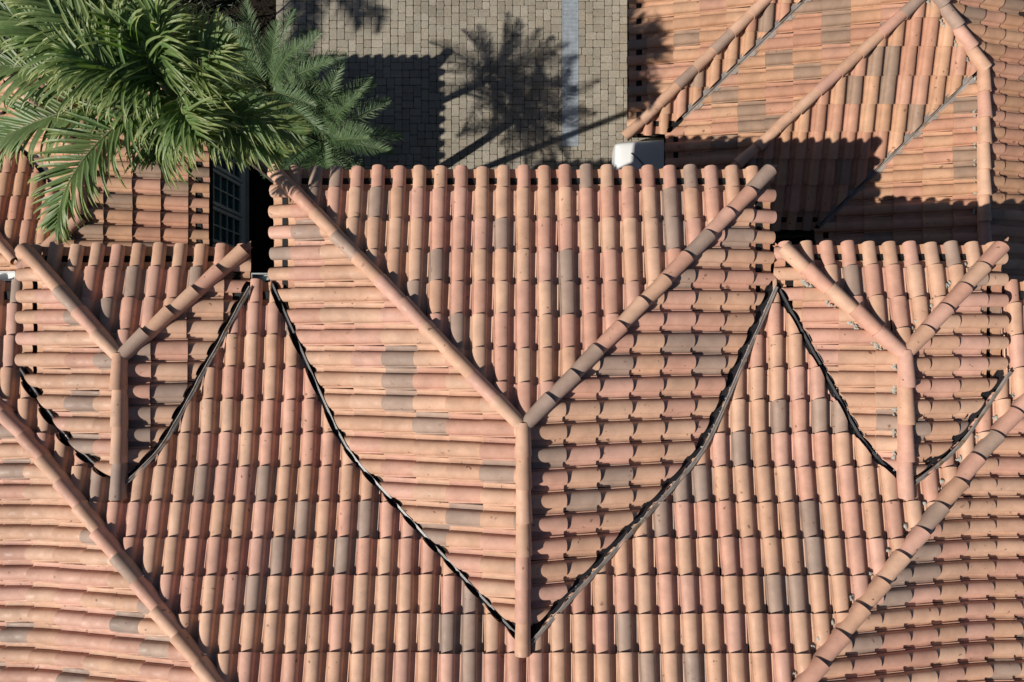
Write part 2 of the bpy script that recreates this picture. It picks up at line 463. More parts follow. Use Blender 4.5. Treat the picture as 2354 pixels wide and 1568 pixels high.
def build_dormer(d, name, label, seed, ph, xlimit=None):
    rng = random.Random(seed)
    def zmf(X, Y): return np.where(Y < YM, zM_front(X, Y), NEG)
    OFF = .03
    def phi_f(X, Y): return np.minimum(np.minimum(d.fl(X, Y), d.fr(X, Y)) - d.ff(X, Y), 9)/.4 + .02
    def phi_s(sgn):
        def g(X, Y):
            me = d.side(X, Y, sgn); base = d.fl(X, Y) if sgn < 0 else d.fr(X, Y)
            v = (d.ff(X, Y) - base)/.4 + .02
            v = np.minimum(v, (d.xc - X if sgn < 0 else X - d.xc) + .02)
            v = np.minimum(v, (me - zmf(X, Y))/.34 - (OFF if d.outer != sgn else .0))
            return v
        return g
    dk = MB()
    deck(dk, lambda X, Y: np.minimum(np.minimum(d.side(X, Y, -1), d.side(X, Y, 1)), d.ff(X, Y)),
         lambda X, Y: np.minimum(np.minimum(np.minimum(X - d.x0, d.x1 - X) - .03, d.yf - Y - .03), (np.minimum(d.side(X, Y, -1), d.side(X, Y, 1)) - zmf(X, Y))/.3 + .05),
         d.x0 - .1, d.x1 + .1, d.ye - .2, d.yf + .1, step=.1, drop=.035)
    root = dk.build('dormer_roof', M_DECK, house, solid=.09)
    root['label'] = label
    f = Field((d.xc, d.yf), (0, -1), d.ff, phi_f, phase=ph[0], seed=seed)
    f.lay(-d.h - .2, d.h + .2, d.h).build('roof_slope', M_CLAY, root, smooth=True, solid=.011, auto=50)
    f = Field((d.x0, 0), (1, 0), lambda X, Y: d.side(X, Y, -1), phi_s(-1), phase=ph[1], seed=seed+1, grey=.13)
    f.lay(d.ye - .3, d.yf + .2, d.h + .05).build('roof_slope', M_CLAY, root, smooth=True, solid=.011, auto=50)
    f = Field((d.x1, 0), (-1, 0), lambda X, Y: d.side(X, Y, 1), phi_s(1), phase=ph[2], seed=seed+2)
    f.lay(-d.yf - .2, -d.ye + .3, d.h + .05).build('roof_slope', M_CLAY, root, smooth=True, solid=.011, auto=50)
    apex = Vector((d.xc, d.ya, d.zr))
    for k, x in enumerate((d.x0, d.x1)):
        c = Vector((x, d.yf, ZE + (.09 if d.outer == (-1, 1)[k] else 0))); dr = (apex - c).normalized()
        caps([c + dr*.11 + Vector((0, 0, .0)), apex - dr*.02 + Vector((0, 0, 0))], seed=seed+5+k, lift=.075, grey=.17).build('hip_cap', M_CLAY, root, smooth=True, solid=.011, auto=50)
    end = Vector((d.xc, d.ye - (.16 if d.outer else .10), d.zr))
    caps([end, apex + Vector((0, .05, .004))], seed=seed+8, lift=.075, grey=.08).build('ridge_cap', M_CLAY, root, smooth=True, solid=.011, auto=50)
    vent(root, (d.x0 + .2, d.yf), (d.x1 - .2, d.yf), (0, -1), ZE + .02)
    ys = YM if d is D1 else -.2
    vent(root, (d.x0, d.yf - .25), (d.x0, YM - .05), (1, 0), ZE + .02)
    vent(root, (d.x1, d.yf - .25), (d.x1, YM - .05), (-1, 0), ZE + .02)
    for sgn in (-1, 1):
        pts = valley_pts(d, sgn, .02)
        if sgn < 0:
            m = MB(); strip(m, pts, .045, .012, rng, .006)
            m.build('valley_flashing', M_FLASH2, root, solid=.004)
            m = MB(); vs = []             # bent upstand beside the cut tiles
            for p in pts:
                e = rng.uniform(-.004, .004)
                for q in (Vector((-.01, -.01, .01)), Vector((-.008, -.008, .055 + e)), Vector((.006, .006, .062 + e)), Vector((.008, .008, .045 + e))): vs.append(tuple(p + q))
            m.add(vs, [(i*4+k, i*4+k+1, (i+1)*4+k+1, (i+1)*4+k) for i in range(len(pts)-1) for k in range(3)])
            m.build('flashing_upstand', M_FLASH2, root, solid=.003)
        else:
            sh = Vector((.034, -.034, 0))
            m = MB(); strip(m, [p + sh*.2 for p in pts], .045, .012, rng, .004)
            m.build('valley_flashing', M_FLASH2, root, solid=.004)
            m = MB(); strip(m, [p + sh for p in pts], .021, .100, rng, .004, rib=.006)
            m.build('flashing_edge', M_FLASH, root, solid=.012)
    return root
r1 = build_dormer(D1, 'dormer_roof', 'large middle dormer roof with two hips and a long ridge', 100, (.02, .05, .0))
r2 = build_dormer(D2, 'dormer_roof', 'small dormer roof beside the dark gap', 200, (.0, .03, .08))
r3 = build_dormer(D3, 'dormer_roof', 'small dormer roof with pale mortar along its hips', 300, (.04, .06, .02))

# pale mortar squeezed out along hips and valleys, yellow foam crumbs
def along(a, b, n, rng, spread=.02):
    a = Vector(a); b = Vector(b)
    return [a.lerp(b, rng.random()) + Vector((rng.uniform(-spread, spread), rng.uniform(-spread, spread), 0)) for _ in range(n)]
mo = MB(); rg = random.Random(5)
sp = []
for k in range(0, 60):
    t = .9 + k*.075; p = hip_pt(t, 1); o = Vector((-.085, .085 - .02, .035)); sp += [p + o + Vector((rg.uniform(-.015, .015), rg.uniform(-.015, .015), rg.uniform(-.02, .01))) for _ in range(3)]
blobs(mo, sp, rg, (.018, .045), .6); mo.build('mortar', M_MORTAR, main_roof, smooth=True)['kind'] = 'stuff'
mo = MB(); c0 = Vector((D3.x0, D3.yf, ZE)); ap = Vector((D3.xc, D3.ya, D3.zr))
sp = [p + Vector((-.075, -.075, .03)) for p in along(c0.lerp(ap, .25), ap, 50, rg, .012)]
sp += [p + Vector((-.075, .075, .03)) for p in along(Vector((D3.x1, D3.yf, ZE)).lerp(ap, .25), ap, 34, rg, .012)]
sp += [p + Vector((-.085, 0, .03)) for p in along(ap, Vector((D3.xc, D3.ye, D3.zr)), 55, rg, .01)]
blobs(mo, sp, rg, (.015, .038), .6); mo.build('mortar', M_MORTAR, r3, smooth=True)['kind'] = 'stuff'
for d, rt, sg, n in ((D1, r1, 1, 45), (D3, r3, -1, 16)):
    mo = MB(); pts = valley_pts(d, sg, .1); sp = []
    for k in range(n):
        i = rg.randrange(len(pts)-1); p = pts[i].lerp(pts[i+1], rg.random())
        sp.append(p + Vector((.06*sg*rg.uniform(.5, 1.2) if sg > 0 else rg.uniform(.0, .06), -.03 if sg > 0 else .02, .05)))
    blobs(mo, sp, rg, (.008, .022), .6); mo.build('mortar', M_MORTAR, rt, smooth=True)['kind'] = 'stuff'
for d, rt in ((D1, r1), (D3, r3), (D2, r2)):
    fo = MB(); sp = []
    for k in range(26):
        x = rg.uniform(d.x0 + .3, d.x1 - .3); sp.append(Vector((x, d.yf - rg.uniform(.11, .15), ZE + .045)))
    for k in range(8): sp.append(Vector((d.x1 - .2 - rg.uniform(-.02, .02), rg.uniform(YM, d.yf - .3), ZE + .06)))
    blobs(fo, sp, rg, (.005, .014), .7); fo.build('foam_crumbs', M_FOAM, rt, smooth=True)['kind'] = 'stuff'

# walls and gutter of the tall house
def wall(par, m, *b):
    wl = MB(); wl.box(*b); return wl.build('wall', m, par)
wall(house, M_STUCCO, XL + .55, XR - .55, -10.5, YM - .55, 0, ZE - .14)
for d in DD: wall(house, M_STUCCO, d.x0 + .5, d.x1 - .5, YM - .548, d.yf - .5, 0, ZE - .13)
def gutter(parent, x0, x1, y, z, m, name='gutter'):
    g = MB(); g.box(x0, x1, y - .005, y + .10, z - .10, z - .09); g.box(x0, x1, y + .09, y + .105, z - .092, z + .01)
    g.box(x0, x0 + .008, y, y + .09, z - .09, z + .005); g.box(x1 - .008, x1, y, y + .09, z - .09, z + .005)
    return g.build(name, m, parent)
gutter(house, -2.93, -2.66, YM - .02, ZE + .02, M_GALV)
gutter(house, XL + .05, -5.60, YM - .0, ZE - .0, M_WHITE)

# ================================================================== LOWER ROOFS
ZL = 3.0
SY2, SY4, SX5 = .298, .303, .32
P1 = lambda X, Y: ZL + S*(X - 1.743)
P2 = lambda X, Y: ZL + SY2*(Y - 3.10)
P3 = lambda X, Y: ZL + S*(X - 2.301)
P4 = lambda X, Y: ZL + SY4*(Y - 1.66)
P5 = lambda X, Y: ZL + SX5*(X - 4.54)
P6 = lambda X, Y: ZL + SX5*(2*6.6 - 4.54 - X)
def roof_faces(blocks, faces, house_e, lim, seeds, dull=.88, phases=None, thick=True):
    """blocks: list of lists of planes (hip = lowest plane, valley = highest block)"""
    bl = [lambda X, Y, ps=ps, rg=rgn: np.where(rg(X, Y), np.minimum.reduce([p(X, Y) for p in ps]), NEG) for ps, rgn in blocks]
    top = lambda X, Y: np.maximum.reduce([np.minimum.reduce([p(X, Y) for p in ps]) for ps, _ in blocks])
    dk = MB()
    deck(dk, top, lambda X, Y: np.minimum((top(X, Y) - ZL)/.3, lim(X, Y)), *house_e[1], step=.1, drop=.035)
    root = dk.build('roof', M_DECK, house_e[0], solid=.08)
    for k, (plane, bi, org, up, a0, a1, tm, ph, extra, rot, sp) in enumerate(faces):
        ps = blocks[bi][0]
        def phi(X, Y, plane=plane, bi=bi, extra=extra, ps=ps):
            z = plane(X, Y); v = np.full(X.shape, 9.0)
            for p in ps:
                if p is not plane: v = np.minimum(v, (p(X, Y) - z)/.42 + .02)
            for j, b in enumerate(bl):
                if j != bi:
                    zz = b(X, Y); v = np.where(zz > NEG + 1, np.minimum(v, (z - zz)/.42 - .035), v)
            if extra is not None: v = extra(X, Y)
            return np.minimum(v, lim(X, Y))
        f = Field(org, up, plane, phi, phase=ph, seed=seeds + k, rot=rot, dull=dull, sp=sp, ex=.36, grey=.14)
        f.lay(a0, a1, tm).build('roof_slope', M_CLAY, root, smooth=True, solid=.011, auto=50)
    return root, top
def isect(pa, pb, X=None, Y=None):
    """point of the line where two planes meet, at given X or Y"""
    lo, hi = -20, 20
    if X is not None: fn = lambda t: float(pa(X, t) - pb(X, t)); mk = lambda t: Vector((X, t, float(pa(X, t))))
    else: fn = lambda t: float(pa(t, Y) - pb(t, Y)); mk = lambda t: Vector((t, Y, float(pa(t, Y))))
    a = fn(lo)
    for _ in range(60):
        m = (lo + hi)/2
        if (fn(m) > 0) == (a > 0): lo = m
        else: hi = m
    return mk(lo)

annex = empty('house', (5, 5, 0), label='single-storey house with stepped hips and valleys, its terracotta roof partly in shadow on the right', cat='house')
YT = 7.2
limR = lambda X, Y: np.minimum(np.minimum(YT - Y, 9.6 - X), Y + 2.5)
blocksR = [([P1, P2], lambda X, Y: (X > 1.743) & (Y > 3.10)), ([P3, P4, P6], lambda X, Y: (X > 2.301) & (Y > 1.66)), ([P5, P6], lambda X, Y: (X > 4.54) & (X < 8.66))]
facesR = [
 (P1, 0, (1.743, 0), (1, 0), 2.9, YT, 5.0, .02, None, 0, .2325),
 (P2, 0, (0, 3.10), (0, 1), -6.5, -1.5, 4.2, .05, None, 0, .2325),
 (P3, 1, (2.301, 0), (1, 0), 1.6, YT, 7.0, .11, None, 0, .2325),
 (P4, 1, (0, 1.66), (0, 1), -8.8, -2.0, 6.0, .0, None, 0, .2325),
 (P5, 2, (4.54, 0), (1, 0), -2.6, 5.0, 2.2, .07, None, 0, .2325),
 (P6, 2, (8.66, 0), (-1, 0), -YT, 2.6, 4.4, .07, lambda X, Y: np.maximum(P5(X, Y) - P6(X, Y), np.minimum(P3(X, Y), P4(X, Y)) - P6(X, Y))/.42 + .02, 0, .2325),
]
rR, topR = roof_faces(blocksR, facesR, (annex, (1.6, 9.6, -2.5, YT)), limR, 500)
def cap(parent, pts, seed, grey=.12, **k):
    return caps(pts, seed=seed, lift=.075, grey=grey, **k).build('hip_cap', M_CLAY, parent, smooth=True, solid=.011, auto=50)
cap(rR, [isect(P1, P2, X=1.70), isect(P1, P2, Y=YT)], 601)
cap(rR, [isect(P3, P4, X=2.27), isect(P3, P4, X=5.61)], 602)
ap = isect(P3, P4, X=5.61); h3 = isect(P4, P6, X=6.6)
cap(rR, [h3, isect(P4, P6, X=5.63)], 603)
cap(rR, [Vector((6.6, -2.3, float(P5(6.6, 0)))), h3 + Vector((0, 0, .01))], 604)
cap(rR, [ap, Vector((ap.x, YT, ap.z))], 605)
def vflash(parent, pa, pb, X0, X1, m, seed, wd=.07):
    g = MB(); rr = random.Random(seed); n = 22
    strip(g, [isect(pa, pb, X=X0 + (X1 - X0)*i/n) for i in range(n+1)], wd, .03, rr, .008, rib=.02)
    return g.build('valley_flashing', m, parent, solid=.004)
vflash(rR, P2, P3, 2.55, 6.0, M_FLASH, 71); vflash(rR, P4, P5, 4.6, 6.5, M_FLASH, 72)
vent(rR, (1.743, 3.3), (1.743, YT), (1, 0), ZL + .02); vent(rR, (2.301, 1.9), (2.301, 3.1), (1, 0), ZL + .02); vent(rR, (1.95, 3.10), (2.6, 3.10), (0, 1), ZL + .02)
vent(rR, (2.5, 1.66), (4.5, 1.66), (0, 1), ZL + .02)
mo = MB(); sp = [p + Vector((-.085, 0, .03)) for p in along(Vector((6.6, -.5, h3.z)), h3, 110, rg, .01)]
sp += [p + Vector((-.07, -.07, .03)) for p in along(h3, isect(P4, P6, X=5.63), 60, rg, .012)]
blobs(mo, sp, rg, (.015, .04), .6); mo.build('mortar', M_MORTAR, rR, smooth=True)['kind'] = 'stuff'
wall(annex, M_STUCCO, 2.6, 8.1, 4.1, 7.0, 0, ZL - .13); wall(annex, M_STUCCO, 7.1, 8.1, -2.4, 4.098, 0, ZL - .14)

# lower left house with the row of windows
QA = lambda X, Y: ZL + S*(-4.54 - X)
QC = lambda X, Y: ZL + S*(X + 7.78)
QF = lambda X, Y: ZL + S*(4.24 - Y)
QB = lambda X, Y: ZL + .272*(3.42 - Y)
QE = lambda X, Y: 3.64 + S*(X + 6.92)
cottage = empty('house', (-6, 3, 0), label='single-storey house behind the palms with white-gridded windows under its tiled eave', cat='house')
limL = lambda X, Y: np.minimum(Y + .6, X + 9.4)
blocksL = [([QA, QC, QF], lambda X, Y: (X < -4.54) & (X > -7.78) & (Y < 4.24)), ([QA, QB, QE], lambda X, Y: (X < -4.54) & (Y < 3.42) & (X > -9.2))]
facesL = [
 (QA, 0, (-4.54, 0), (-1, 0), -4.5, .8, 3.4, .03, lambda X, Y: np.where(X < -6.22, (QC(X, Y) - QA(X, Y))/.42, 9), 0, .2325),
 (QC, 0, (-7.78, 0), (1, 0), 0, 4.4, 1.7, .06, None, 0, .2325),
 (QF, 0, (0, 4.24), (0, -1), -8.0, -4.4, 1.8, .02, None, 0, .2325),
 (QB, 1, (0, 3.42), (0, -1), -9.3, -5.5, 2.6, .0, None, 0, .2325),
]
def lay_left():
    # face A belongs to both blocks, so it is laid by hand
    bl = blocksL
    dk = MB()
    w0 = lambda X, Y: np.where(bl[0][1](X, Y), np.minimum.reduce([p(X, Y) for p in bl[0][0]]), NEG)
    w1 = lambda X, Y: np.where(bl[1][1](X, Y), np.minimum.reduce([p(X, Y) for p in bl[1][0]]), NEG)
    top = lambda X, Y: np.maximum(w0(X, Y), w1(X, Y))
    tf = lambda X, Y: np.maximum(*[np.minimum.reduce([p(X, Y) for p in b[0]]) for b in bl])
    deck(dk, tf, lambda X, Y: np.minimum((tf(X, Y) - ZL)/.3, limL(X, Y)), -9.4, -4.45, -.6, 4.3, step=.12, drop=.035)
    root = dk.build('roof', M_DECK, cottage, solid=.08)
    pA = lambda X, Y: np.minimum(limL(X, Y), np.maximum((np.minimum(QC(X, Y), QF(X, Y)) - QA(X, Y)), (np.minimum(QB(X, Y), QE(X, Y)) - QA(X, Y)))/.42 + .02)
    pC = lambda X, Y: np.minimum(np.minimum(QA(X, Y), QF(X, Y)) - QC(X, Y), (QC(X, Y) - w1(X, Y)) - .012)/.42
    pF = lambda X, Y: (np.minimum(QA(X, Y), QC(X, Y)) - QF(X, Y))/.42 + .02
    pB = lambda X, Y: np.minimum(limL(X, Y), np.minimum(np.minimum(QA(X, Y), QE(X, Y)) - QB(X, Y) + .01, np.where(w0(X, Y) > 0, QB(X, Y) - w0(X, Y), 1) - .012)/.42)
    pE = lambda X, Y: np.minimum(limL(X, Y), (np.minimum(QA(X, Y), QB(X, Y)) - QE(X, Y))/.42 + .02)
    for k, (pl, phi, org, up, a0, a1, tm, ph) in enumerate((
        (QA, pA, (-4.54, 0), (-1, 0), -4.5, .8, 3.4, .03), (QC, pC, (-7.78, 0), (1, 0), 0, 4.5, 1.8, .06),
        (QF, pF, (0, 4.24), (0, -1), -8, -4.4, 1.9, .02), (QB, pB, (0, 3.42), (0, -1), -9.4, -5.2, 2.8, .05), (QE, pE, (-9.2, 0), (1, 0), -.7, 3.6, 2.6, .0))):
        f = Field(org, up, pl, phi, phase=ph, seed=700 + k, ex=.36, dull=.92)
        f.lay(a0, a1, tm).build('roof_slope', M_CLAY, root, smooth=True, solid=.011, auto=50)
    nd = isect(QA, QB, X=-6.16); hp = isect(QA, QB, X=-6.9)
    cap(root, [nd, hp], 711); e0 = isect(QB, QE, X=-8.9)
    cap(root, [e0, isect(QB, QE, X=-6.97)], 712)
    cap(root, [nd + Vector((0, .05, 0)), Vector((-6.16, 2.62, float(QA(-6.16, 0))))], 713)
    fa = Vector((-6.16, 2.62, float(QA(-6.16, 0))))
    cap(root, [Vector((-4.50, 4.28, ZL)), fa], 714); cap(root, [Vector((-7.82, 4.28, ZL)), fa], 715)
    g = MB(); rr = random.Random(8)
    strip(g, [isect(QC, QB, X=-7.75 + 1.55*i/14) for i in range(15)], .08, .03, rr, .01); g.build('valley_flashing', M_FLASH2, root, solid=.004)
    vent(root, (-4.54, -.3), (-4.54, 4.0), (-1, 0), ZL + .02); vent(root, (-7.5, 4.24), (-4.8, 4.24), (0, -1), ZL + .02)
lay_left()
wall(cottage, M_SHWALL, -8.6, -5.12, -.5, 2.95, 0, ZL - .13); wall(cottage, M_SHWALL, -7.3, -5.12, 2.952, 3.75, 0, ZL - .133)
# windows on the wall that faces the gap: each casement a part with its panes
XW = -5.12
for za, zb in ((.28, .42), (2.30, 2.42)):
    tr = MB(); tr.box(XW, XW + .03, .35, 3.6, za, zb); tr.build('window_trim', M_FRAME, cottage)
y = .45
for k in range(5):
    y0, y1 = y, y + .50
    fr = MB()
    fr.box(XW, XW + .05, y0 - .055, y0, .42, 2.30); fr.box(XW, XW + .05, y1, y1 + .055, .42, 2.30)
    fr.box(XW, XW + .048, y0, y1, .42, .52); fr.box(XW, XW + .048, y0, y1, 2.22, 2.30)
    yc = (y0 + y1)/2; fr.box(XW + .012, XW + .036, yc - .012, yc + .012, .52, 2.22)
    for q in range(1, 6):
        z = .52 + 1.70*q/6; fr.box(XW + .013, XW + .034, y0, y1, z - .012, z + .012)
    wf = fr.build('window', M_FRAME, cottage)
    gl = MB(); gl.box(XW + .004, XW + .014, y0, y1, .52, 2.22); gl.build('pane', M_GLASS, wf)
    y += .645

# ================================================================== COURTYARD
gm = MB(); gm.box(-60, 60, -60, 60, -.5, -.032)
tag(gm.build('ground', M_SOIL), kind='structure')
pv = MB(); rp = random.Random(3); J = .0035
PX0, PX1, PY0, PY1 = -4.6, 3.2, 2.0, 8.6
u = .0745; nx = int((PX1 - PX0)/u); ny = int((PY1 - PY0)/u)
occ = np.zeros((ny, nx), bool)
DR0, DR1, DRY = U(1292, 0, 0).x, U(1329, 0, 0).x, U(0, 336, 0).y
def stone(x0, x1, y0, y1):
    x0 += J; x1 -= J; y0 += J; y1 -= J
    if x1 - x0 < .03 or y1 - y0 < .03: return
    if y1 > DRY and x1 > DR0 and x0 < DR1:
        if x0 < DR0 - .04: x1 = min(x1, DR0 - .004)
        elif x1 > DR1 + .04: x0 = max(x0, DR1 + .004)
        else:
            if y0 < DRY - .05: y1 = DRY - .004
            else: return
    b = .008; zt = rp.uniform(-.002, .002)
    c = rp.uniform(.012, .026); j = lambda: rp.uniform(-.0025, .0025)
    def ring(ins, z):
        X0, X1, Y0, Y1 = x0 + ins, x1 - ins, y0 + ins, y1 - ins; cc = c*.9
        return [(X0+cc, Y0+j(), z), (X1-cc, Y0+j(), z), (X1-cc*.3, Y0+cc*.3, z), (X1+j(), Y0+cc, z), (X1+j(), Y1-cc, z), (X1-cc*.3, Y1-cc*.3, z),
                (X1-cc, Y1+j(), z), (X0+cc, Y1+j(), z), (X0+cc*.3, Y1-cc*.3, z), (X0+j(), Y1-cc, z), (X0+j(), Y0+cc, z), (X0+cc*.3, Y0+cc*.3, z)]
    R0, R1, R2 = ring(0, -.03), ring(0, zt - .007), ring(b, zt)
    vs = R0 + R1 + R2; n = 12
    fs = [tuple(2*n + i for i in range(n))]
    for lv in (0, 1):
        fs += [(lv*n+i, lv*n+(i+1) % n, (lv+1)*n+(i+1) % n, (lv+1)*n+i) for i in range(n)]
    g = rp.uniform(.85, 1.12); k = rp.random()
    col = (.30*g, .275*g, .226*g) if k < .75 else (.28*g, .25*g, .20*g)
    pv.add(vs, fs, col)
# stones of three sizes fitted together on a small grid
for iy in range(ny):
    for ix in range(nx):
        if occ[iy, ix]: continue
        opts = [(3, 2), (2, 2), (2, 3)]; rp.shuffle(opts)
        # favour a weave: alternate by position
        best = None
        for (a, b_) in opts:
            if ix + a <= nx and iy + b_ <= ny and not occ[iy:iy+b_, ix:ix+a].any():
                # free run to the right of this stone
                run = 0; x = ix + a
                while x < nx and not occ[iy, x] and run < 12: run += 1; x += 1
                bad = run == 1
                if not bad: best = (a, b_); break
                if best is None: best = (a, b_)
        if best is None:
            a = 1
            while ix + a < nx and not occ[iy, ix + a] and a < 3: a += 1
            b_ = 1
            while iy + b_ < ny and not occ[iy+b_, ix:ix+a].any() and b_ < 2: b_ += 1
            best = (a, b_)
        a, b_ = best; occ[iy:iy+b_, ix:ix+a] = True
        stone(PX0 + ix*u, PX0 + (ix+a)*u, PY0 + iy*u, PY0 + (iy+b_)*u)
tag(pv.build('paving', M_PAVER), kind='structure')
js = MB(); js.box(PX0, PX1, PY0, PY1, -.028, -.014); tag(js.build('paving_sand', simple('joint_sand', (.07, .062, .048), .95, .1)), kind='structure')

drain = empty('trench_drain', ((DR0 + DR1)/2, DRY, 0), label='long steel trench drain grate set in the grey paving', cat='drain grate')
dm = MB(); dm.box(DR0, DR1, DRY, 8.6, -.013, -.006); dm.build('channel', M_DARK, drain)
dm = MB(); dm.box(DR0, DR0 + .012, DRY, 8.6, -.005, .006); dm.box(DR1 - .012, DR1, DRY, 8.6, -.005, .006); dm.box(DR0 + .012, DR1 - .012, DRY, DRY + .012, -.005, .006)
dm.build('frame', M_GRATE, drain)
dm = MB(); yy = DRY + .02
while yy < 8.5:
    dm.box(DR0 + .013, DR1 - .013, yy, yy + .017, -.004, .003); yy += .026
for q in range(1, 4): 
    xx = DR0 + (DR1 - DR0)*q/4; dm.box(xx - .003, xx + .003, DRY + .013, 8.6, -.0035, .0045)
dm.build('grate', M_GRATE, drain)

# white car parked under the annex eaves, its nose showing in the courtyard
CX, CY = 1.89, 2.80                     # front bumper face, centre line
car = empty('parked_car', (CX + 2, CY, 0), label='white car parked beneath the corner eave, only its nose showing', cat='car')
M_CAR = simple('white_car_paint', (.72, .74, .75), .18, .6, 0, var=.03, sc=8, b_d=0)
st = [ # distance from the nose, half width, sill, shoulder, top, half width of top
 (0, .84, .34, .60, .70, .76), (.03, .88, .27, .66, .78, .79), (.18, .90, .24, .70, .83, .80), (.45, .89, .24, .76, .88, .80), (.9, .90, .24, .82, .94, .80), (1.15, .90, .24, .86, .98, .78),
 (1.75, .90, .24, .90, 1.40, .64), (2.2, .90, .24, .92, 1.46, .62), (3.1, .90, .24, .93, 1.43, .60), (3.7, .89, .26, .94, 1.05, .70), (4.15, .86, .30, .86, .98, .72), (4.25, .78, .36, .74, .86, .66)]
vs = []; fs = []; npt = 15
for d_, hw, sl, sh_, tp, tw_ in st:
    sec = [(-hw*.96, sl), (-hw, sl + .12), (-hw, sh_ - .10), (-hw*.985, sh_ - .02), (-(hw*.45 + tw_*.55), sh_*.55 + tp*.45), (-tw_, tp - .02), (-tw_*.55, tp + .02), (0, tp + .035)]
    sec += [(-a, b) for a, b in sec[:-1][::-1]]
    vs += [(CX + d_, CY + a, b) for a, b in sec]
for i_ in range(len(st)-1):
    for k in range(npt-1): b = i_*npt + k; fs.append((b, b+1, b+npt+1, b+npt))
fs += [tuple(range(npt))[::-1], tuple((len(st)-1)*npt + k for k in range(npt))]
cb = MB(); cb.add(vs, [f[::-1] for f in fs]); body = cb.build('body', M_CAR, car)
sb = body.modifiers.new('smooth', 'SUBSURF'); sb.levels = 2; sb.render_levels = 2
for p in body.data.polygons: p.use_smooth = True
def hoodz(x): return float(np.interp(x, [q[0] for q in st], [q[4] for q in st]))
g = MB(); n_ = 14
for k in range(n_):                     # curved gap between bumper and bonnet
    y0, y1 = -.62 + 1.24*k/n_, -.62 + 1.24*(k+1)/n_
    x0, x1 = (.60 - .32*abs(y0/.62)**2.5), (.60 - .32*abs(y1/.62)**2.5)
    g.add([(CX + x0 - .006, CY + y0, hoodz(x0) + .012), (CX + x1 - .006, CY + y1, hoodz(x1) + .012), (CX + x1 + .006, CY + y1, hoodz(x1) + .012), (CX + x0 + .006, CY + y0, hoodz(x0) + .012)], [(0, 1, 2, 3)])
g.build('bonnet_seam', M_BATTEN, car, solid=.02)
g = MB(); g.add([(CX + 1.20, CY - .70, 1.0), (CX + 1.20, CY + .70, 1.0), (CX + 1.72, CY + .58, 1.41), (CX + 1.72, CY - .58, 1.41)], [(0, 1, 2, 3)]); g.build('windscreen', M_GLASS, car, solid=.02, offset=1)
for sy in (-1, 1):
    g = MB(); g.add([(CX + 1.5, CY + sy*.88, .98), (CX + 3.5, CY + sy*.88, 1.0), (CX + 3.2, CY + sy*.70, 1.36), (CX + 1.95, CY + sy*.70, 1.37)], [(0, 1, 2, 3)]); g.build('side_window', M_GLASS, car, solid=.02, offset=0)
    g = MB(); g.box(CX + .02, CX + .16, CY + sy*.66 - .13, CY + sy*.66 + .13, .56, .66); g.build('headlight', M_GALV, car)
    for xw in (.85, 3.45):
        wr = MB(); wr.tube([(CX + xw, CY + sy*.72, .31), (CX + xw, CY + sy*.92, .31)], [.31, .31], n=24); wq = wr.build('wheel', M_BATTEN, car)
        wr = MB(); wr.tube([(CX + xw, CY + sy*.90, .31), (CX + xw, CY + sy*.93, .31)], [.19, .18], n=20); wr.build('rim', M_GALV, wq)

# ================================================================== PALMS
def ribbon(mb, p, d, L, wd, droop, rng, tipc=.3, n=6, curl=0, side=None):
    """one leaflet: a folded tapering blade"""
    d = d.normalized(); vs = []; cols = []
    pos = Vector(p); step = L/n
    tw = rng.uniform(-.5, .5)
    for i in range(n+1):
        t = i/n
        s = d.cross(Vector((0, 0, 1)))
        if s.length < 1e-3: s = Vector((1, 0, 0))
        s.normalize(); up = s.cross(d)
        an = tw*t + curl*t*t; s2 = s*math.cos(an) + up*math.sin(an); u2 = up*math.cos(an) - s*math.sin(an)
        ww = wd*(min(1, .35 + 3.2*t) if t < .25 else (1 - (t - .25)/.75)**.65 if t < 1 else .02)*.5
        vs += [tuple(pos - s2*ww), tuple(pos + u2*(-ww*.35)), tuple(pos + s2*ww)]
        pos = pos + d*step
        d = (d + Vector((0, 0, -1))*droop*step*(.35 + 3.6*t*t*t) + Vector((rng.uniform(-1, 1), rng.uniform(-1, 1), 0))*.05).normalized()
    fs = []
    for i in range(n):
        b = i*3; fs += [(b, b+1, b+4, b+3), (b+1, b+2, b+5, b+4)]
    b = len(mb.v); mb.v.extend(vs); mb.f.extend([tuple(i + b for i in f) for f in fs]); mb.m.extend([0]*len(fs))
    k0 = rng.random()*.15
    for i in range(n+1):
        t = i/n; c = min(1, k0 + tipc*max(0, t - .55)*2.2*rng.uniform(.3, 1)); mb.c.extend([(c, 0, 0)]*3)
    mb.r.extend([(0, 0, 0)]*len(vs))

